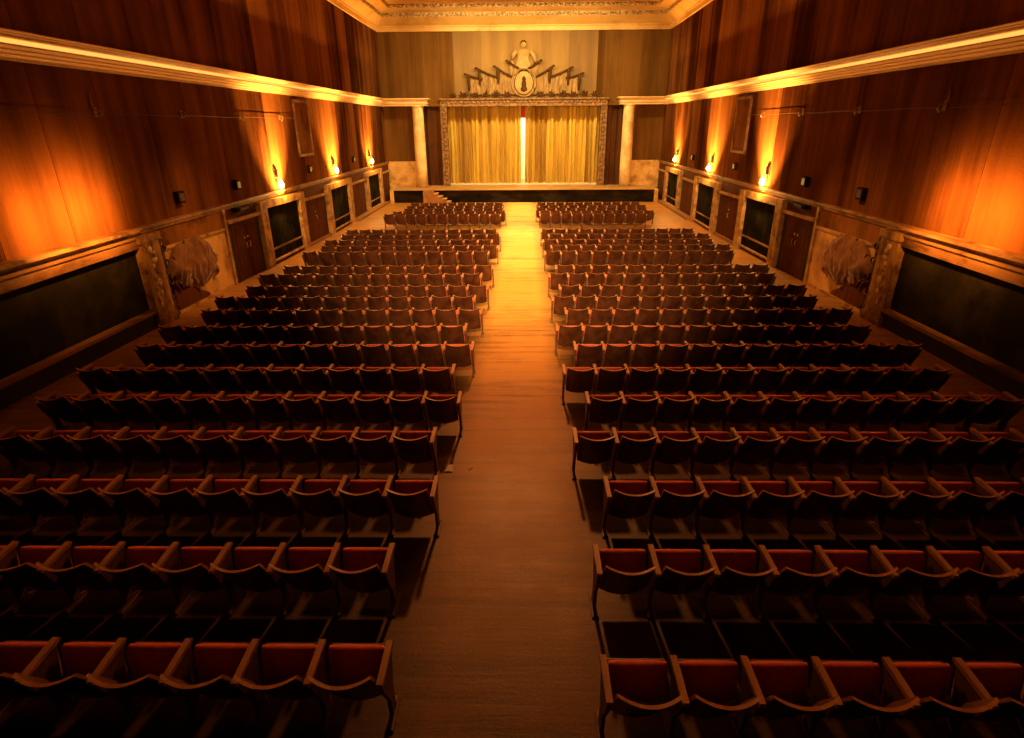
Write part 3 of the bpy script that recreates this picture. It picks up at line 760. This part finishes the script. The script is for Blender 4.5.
# rows: distance of the back tops, aisle ends of both blocks, number of seats
ROWS = [(2.88, -1.01, 0.60, 7, 7), (4.02, -1.23, 0.69, 8, 8), (5.2, -0.97, 0.94, 10, 10), (6.39, -1.15, 0.69, 11, 11), (7.56, -0.93, 0.97, 12, 12), (8.7, -1.15, 0.7, 12, 12), (9.88, -0.92, 0.98, 12, 12), (11.03, -1.15, 0.71, 12, 12), (12.22, -0.9, 0.97, 12, 12), (13.33, -1.14, 0.73, 12, 12), (14.42, -0.88, 0.97, 12, 12), (15.8, -1.14, 0.76, 12, 12), (16.92, -0.87, 1.01, 12, 12), (19.21, -1.12, 0.77, 12, 12), (20.35, -0.86, 1.03, 12, 12), (21.55, -1.12, 0.79, 12, 12), (22.85, -0.86, 1.05, 12, 12), (24.1, -1.02, 0.79, 12, 12), (28.95, -1.06, 0.88, 11, 10), (29.85, -0.82, 0.9, 11, 11), (30.9, -0.98, 0.74, 10, 11), (32.0, -1.03, 0.92, 10, 11), (33.25, -1.03, 0.82, 10, 11)]
stuff = MB(); SB = {}
for e in (False, True):
    for s in (-1, 1):
        mb = MB(); 
        for part in [backrest(), pad(), board()] + [f_(x) for x in seat_parts(s, e) for f_ in (arm, leg)]:
            o = len(mb.v); mp_ = [mb.mi(k) for k in part.mats]
            mb.v += part.v; mb.f += [[o + k for k in f] for f in part.f]; mb.m += [mp_[k] for k in part.m]; mb.sm += part.sm
        SB[(s, e)] = mb
for ri, (yb, xl, xr, nl, nr) in enumerate(ROWS):
    for side, x0, n in ((-1, xl, nl), (1, xr, nr)):
        y = yb + .22 - (.12 if ri == 0 and side > 0 else 0)
        full = 12 if ri < 14 else n
        for k in range(n):
            x = x0 + side * (k + .5) * SW
            end = (k == n - 1)
            loc = (x, y, flz(y))
            if ri < 14:
                place(side, end, loc, 'red-padded folding theatre seat, %s from the aisle, %s row from the bottom, %s block' % (ORDN[k], ORDN[ri], SIDE[side]),
                      'folding theatre seats, %s block' % SIDE[side])
            else:
                sb = SB[(side, end)]; o = len(stuff.v); mp_ = [stuff.mi(k2) for k2 in sb.mats]
                stuff.v += [(p[0] + x, p[1] + y, p[2] + flz(y)) for p in sb.v]
                stuff.f += [[o + q for q in f] for f in sb.f]; stuff.m += [mp_[q] for q in sb.m]; stuff.sm += sb.sm
at = (0, 20, flz(20))
o = stuff.build('distant_seats', None, at); o.location = at
tag(o, 'farthest rows of brown folding theatre seats in front of the stage', 'theatre seats', kind='stuff')

for root, parts in PROTO.values():
    for o, subs in parts:
        for g in subs: bpy.data.objects.remove(g)
        bpy.data.objects.remove(o)
    bpy.data.objects.remove(root)

# scraps of paper in the aisle
for i, (x, y) in enumerate(((-1.0, 6.72), (-.72, 6.74))):
    sc_ = (1, .35)[i]
    at = (x, y, flz(y))
    m = MB(); m.grid(lambda u, v: (x + (u - .5) * .12 * sc_ + .03 * v, y + (v - .5) * .12 * sc_, flz(y) + .006 + .03 * sc_ * math.sin(u * 3.1) * (.5 + v)), 5, 5, 'paper')
    tag(m.build('paper_scrap', None, at), ('crumpled white paper scrap on the aisle floor near the left seats', 'tiny white paper shred on the aisle floor beside the crumpled scrap')[i], 'paper').location = at

# ------------------------------------------------------------------ lights
def light(kind, name, loc, energy, col, aim=None, **kw):
    d = bpy.data.lights.new(name, kind); d.energy = energy; d.color = col
    for k, v in kw.items(): setattr(d, k, v)
    o = bpy.data.objects.new(name, d); COL.objects.link(o); o.location = loc
    if aim is not None:
        o.rotation_euler = (Vector(aim) - Vector(loc)).to_track_quat('-Z', 'Y').to_euler()
    return o
WARM = (1.0, .58, .20); AMB = (1.0, .50, .12); RED = (1.0, .30, .08); GOLD = (1.0, .70, .26)
for s in (-1, 1):
    for y in (22.0, 29.0, 36.2):
        z = 2.50 - .30
        light('SPOT', 'sconce_beam', W(s, y, .95, z - .55), 7500, (1, .46, .10), W(s, y, -.30, z + 1.5), spot_size=R(88), spot_blend=1.0, shadow_soft_size=.06)
        light('POINT', 'sconce_glow', W(s, y, .40, z - .02), 220, (1, .46, .10), shadow_soft_size=.05)
    # pool of light on the wall near the balcony
    for yw, e in ((10.75, 330), (12.0, 470)):
        light('SPOT', 'wall_wash', W(s, yw, .95, 2.62), e, (1, .35, .05), W(s, yw, 0, 2.55), spot_size=R(152), spot_blend=1.0, shadow_soft_size=.02)
    # added spot to brighten the draped bundle and its panel
    light('SPOT', 'wall_accent', (0, 14.0, 9.9), 4200, (1, .40, .09), W(s, 15.9, 0, .75), spot_size=R(24), spot_blend=1.0, shadow_soft_size=.3)
# stage lights
light('AREA', 'stage_wash', (0, 36.5, 9.3), 1550, GOLD, (0, 42, .6), shape='RECTANGLE', size=11, size_y=.6)
light('AREA', 'upstage', (0, 44.6, 5.9), 900, (1, .85, .5), (0, 44.8, 0), shape='RECTANGLE', size=10, size_y=1.2)
# added spots above the view, lighting the aisle, rows and pad tops
light('SPOT', 'hall_front', (0, 35.0, 9.9), 9000, GOLD, (0, 33.5, 0), spot_size=R(80), spot_blend=.8, shadow_soft_size=.5)
light('SPOT', 'hall_far', (0, 27.0, 9.9), 15000, (1, .60, .18), (0, 25.0, 0), spot_size=R(64), spot_blend=1, shadow_soft_size=.5)
light('SPOT', 'hall_mid', (0, 19.5, 9.9), 8500, (1, .54, .13), (0, 18.0, 0), spot_size=R(64), spot_blend=1, shadow_soft_size=.5)
light('SPOT', 'hall_near', (0, 13.0, 9.9), 300, RED, (0, 10.5, 0), spot_size=R(75), spot_blend=1, shadow_soft_size=.5)
light('SPOT', 'hall_back', (0, 19.5, 10.2), 5200, (1, .29, .06), (0, 5.2, 0), spot_size=R(52), spot_blend=1, shadow_soft_size=.4)  # added to graze the near pad tops while the row gaps stay dark
light('SPOT', 'balcony_spot', (0, -1.0, 8.6), 36000, (1, .48, .15), (0, 24.0, .3), spot_size=R(47), spot_blend=1, shadow_soft_size=.4)  # added fill from behind the camera, lifts the far seat backs

w = bpy.data.worlds.new('World'); SC.world = w; w.use_nodes = True
w.node_tree.nodes['Background'].inputs['Color'].default_value = (1, .3, .09, 1)
w.node_tree.nodes['Background'].inputs['Strength'].default_value = .004

# ------------------------------------------------------------------ camera
cd = bpy.data.cameras.new('camera'); cam = bpy.data.objects.new('camera', cd); COL.objects.link(cam)
fpx = 580.0
def camray(x, y): return Vector((x - 512, -(y - 369), -fpx))
Fv = camray(522, 123.5).normalized(); Uv = Vector((0, 1, 0)); Uv = (Uv - Fv * Uv.dot(Fv)).normalized(); Rv = Fv.cross(Uv)
M3 = Matrix((Rv, Fv, Uv))
cam.matrix_world = Matrix.Translation((0, 0, CAMZ)) @ M3.to_4x4()
cd.sensor_width = 36; cd.sensor_fit = 'HORIZONTAL'; cd.lens = 36 * fpx / 1024; cd.clip_end = 200
SC.camera = cam
SC.view_settings.view_transform = 'Standard'
SC.view_settings.look = 'None'
SC.view_settings.exposure = 0
SC.view_settings.gamma = 1
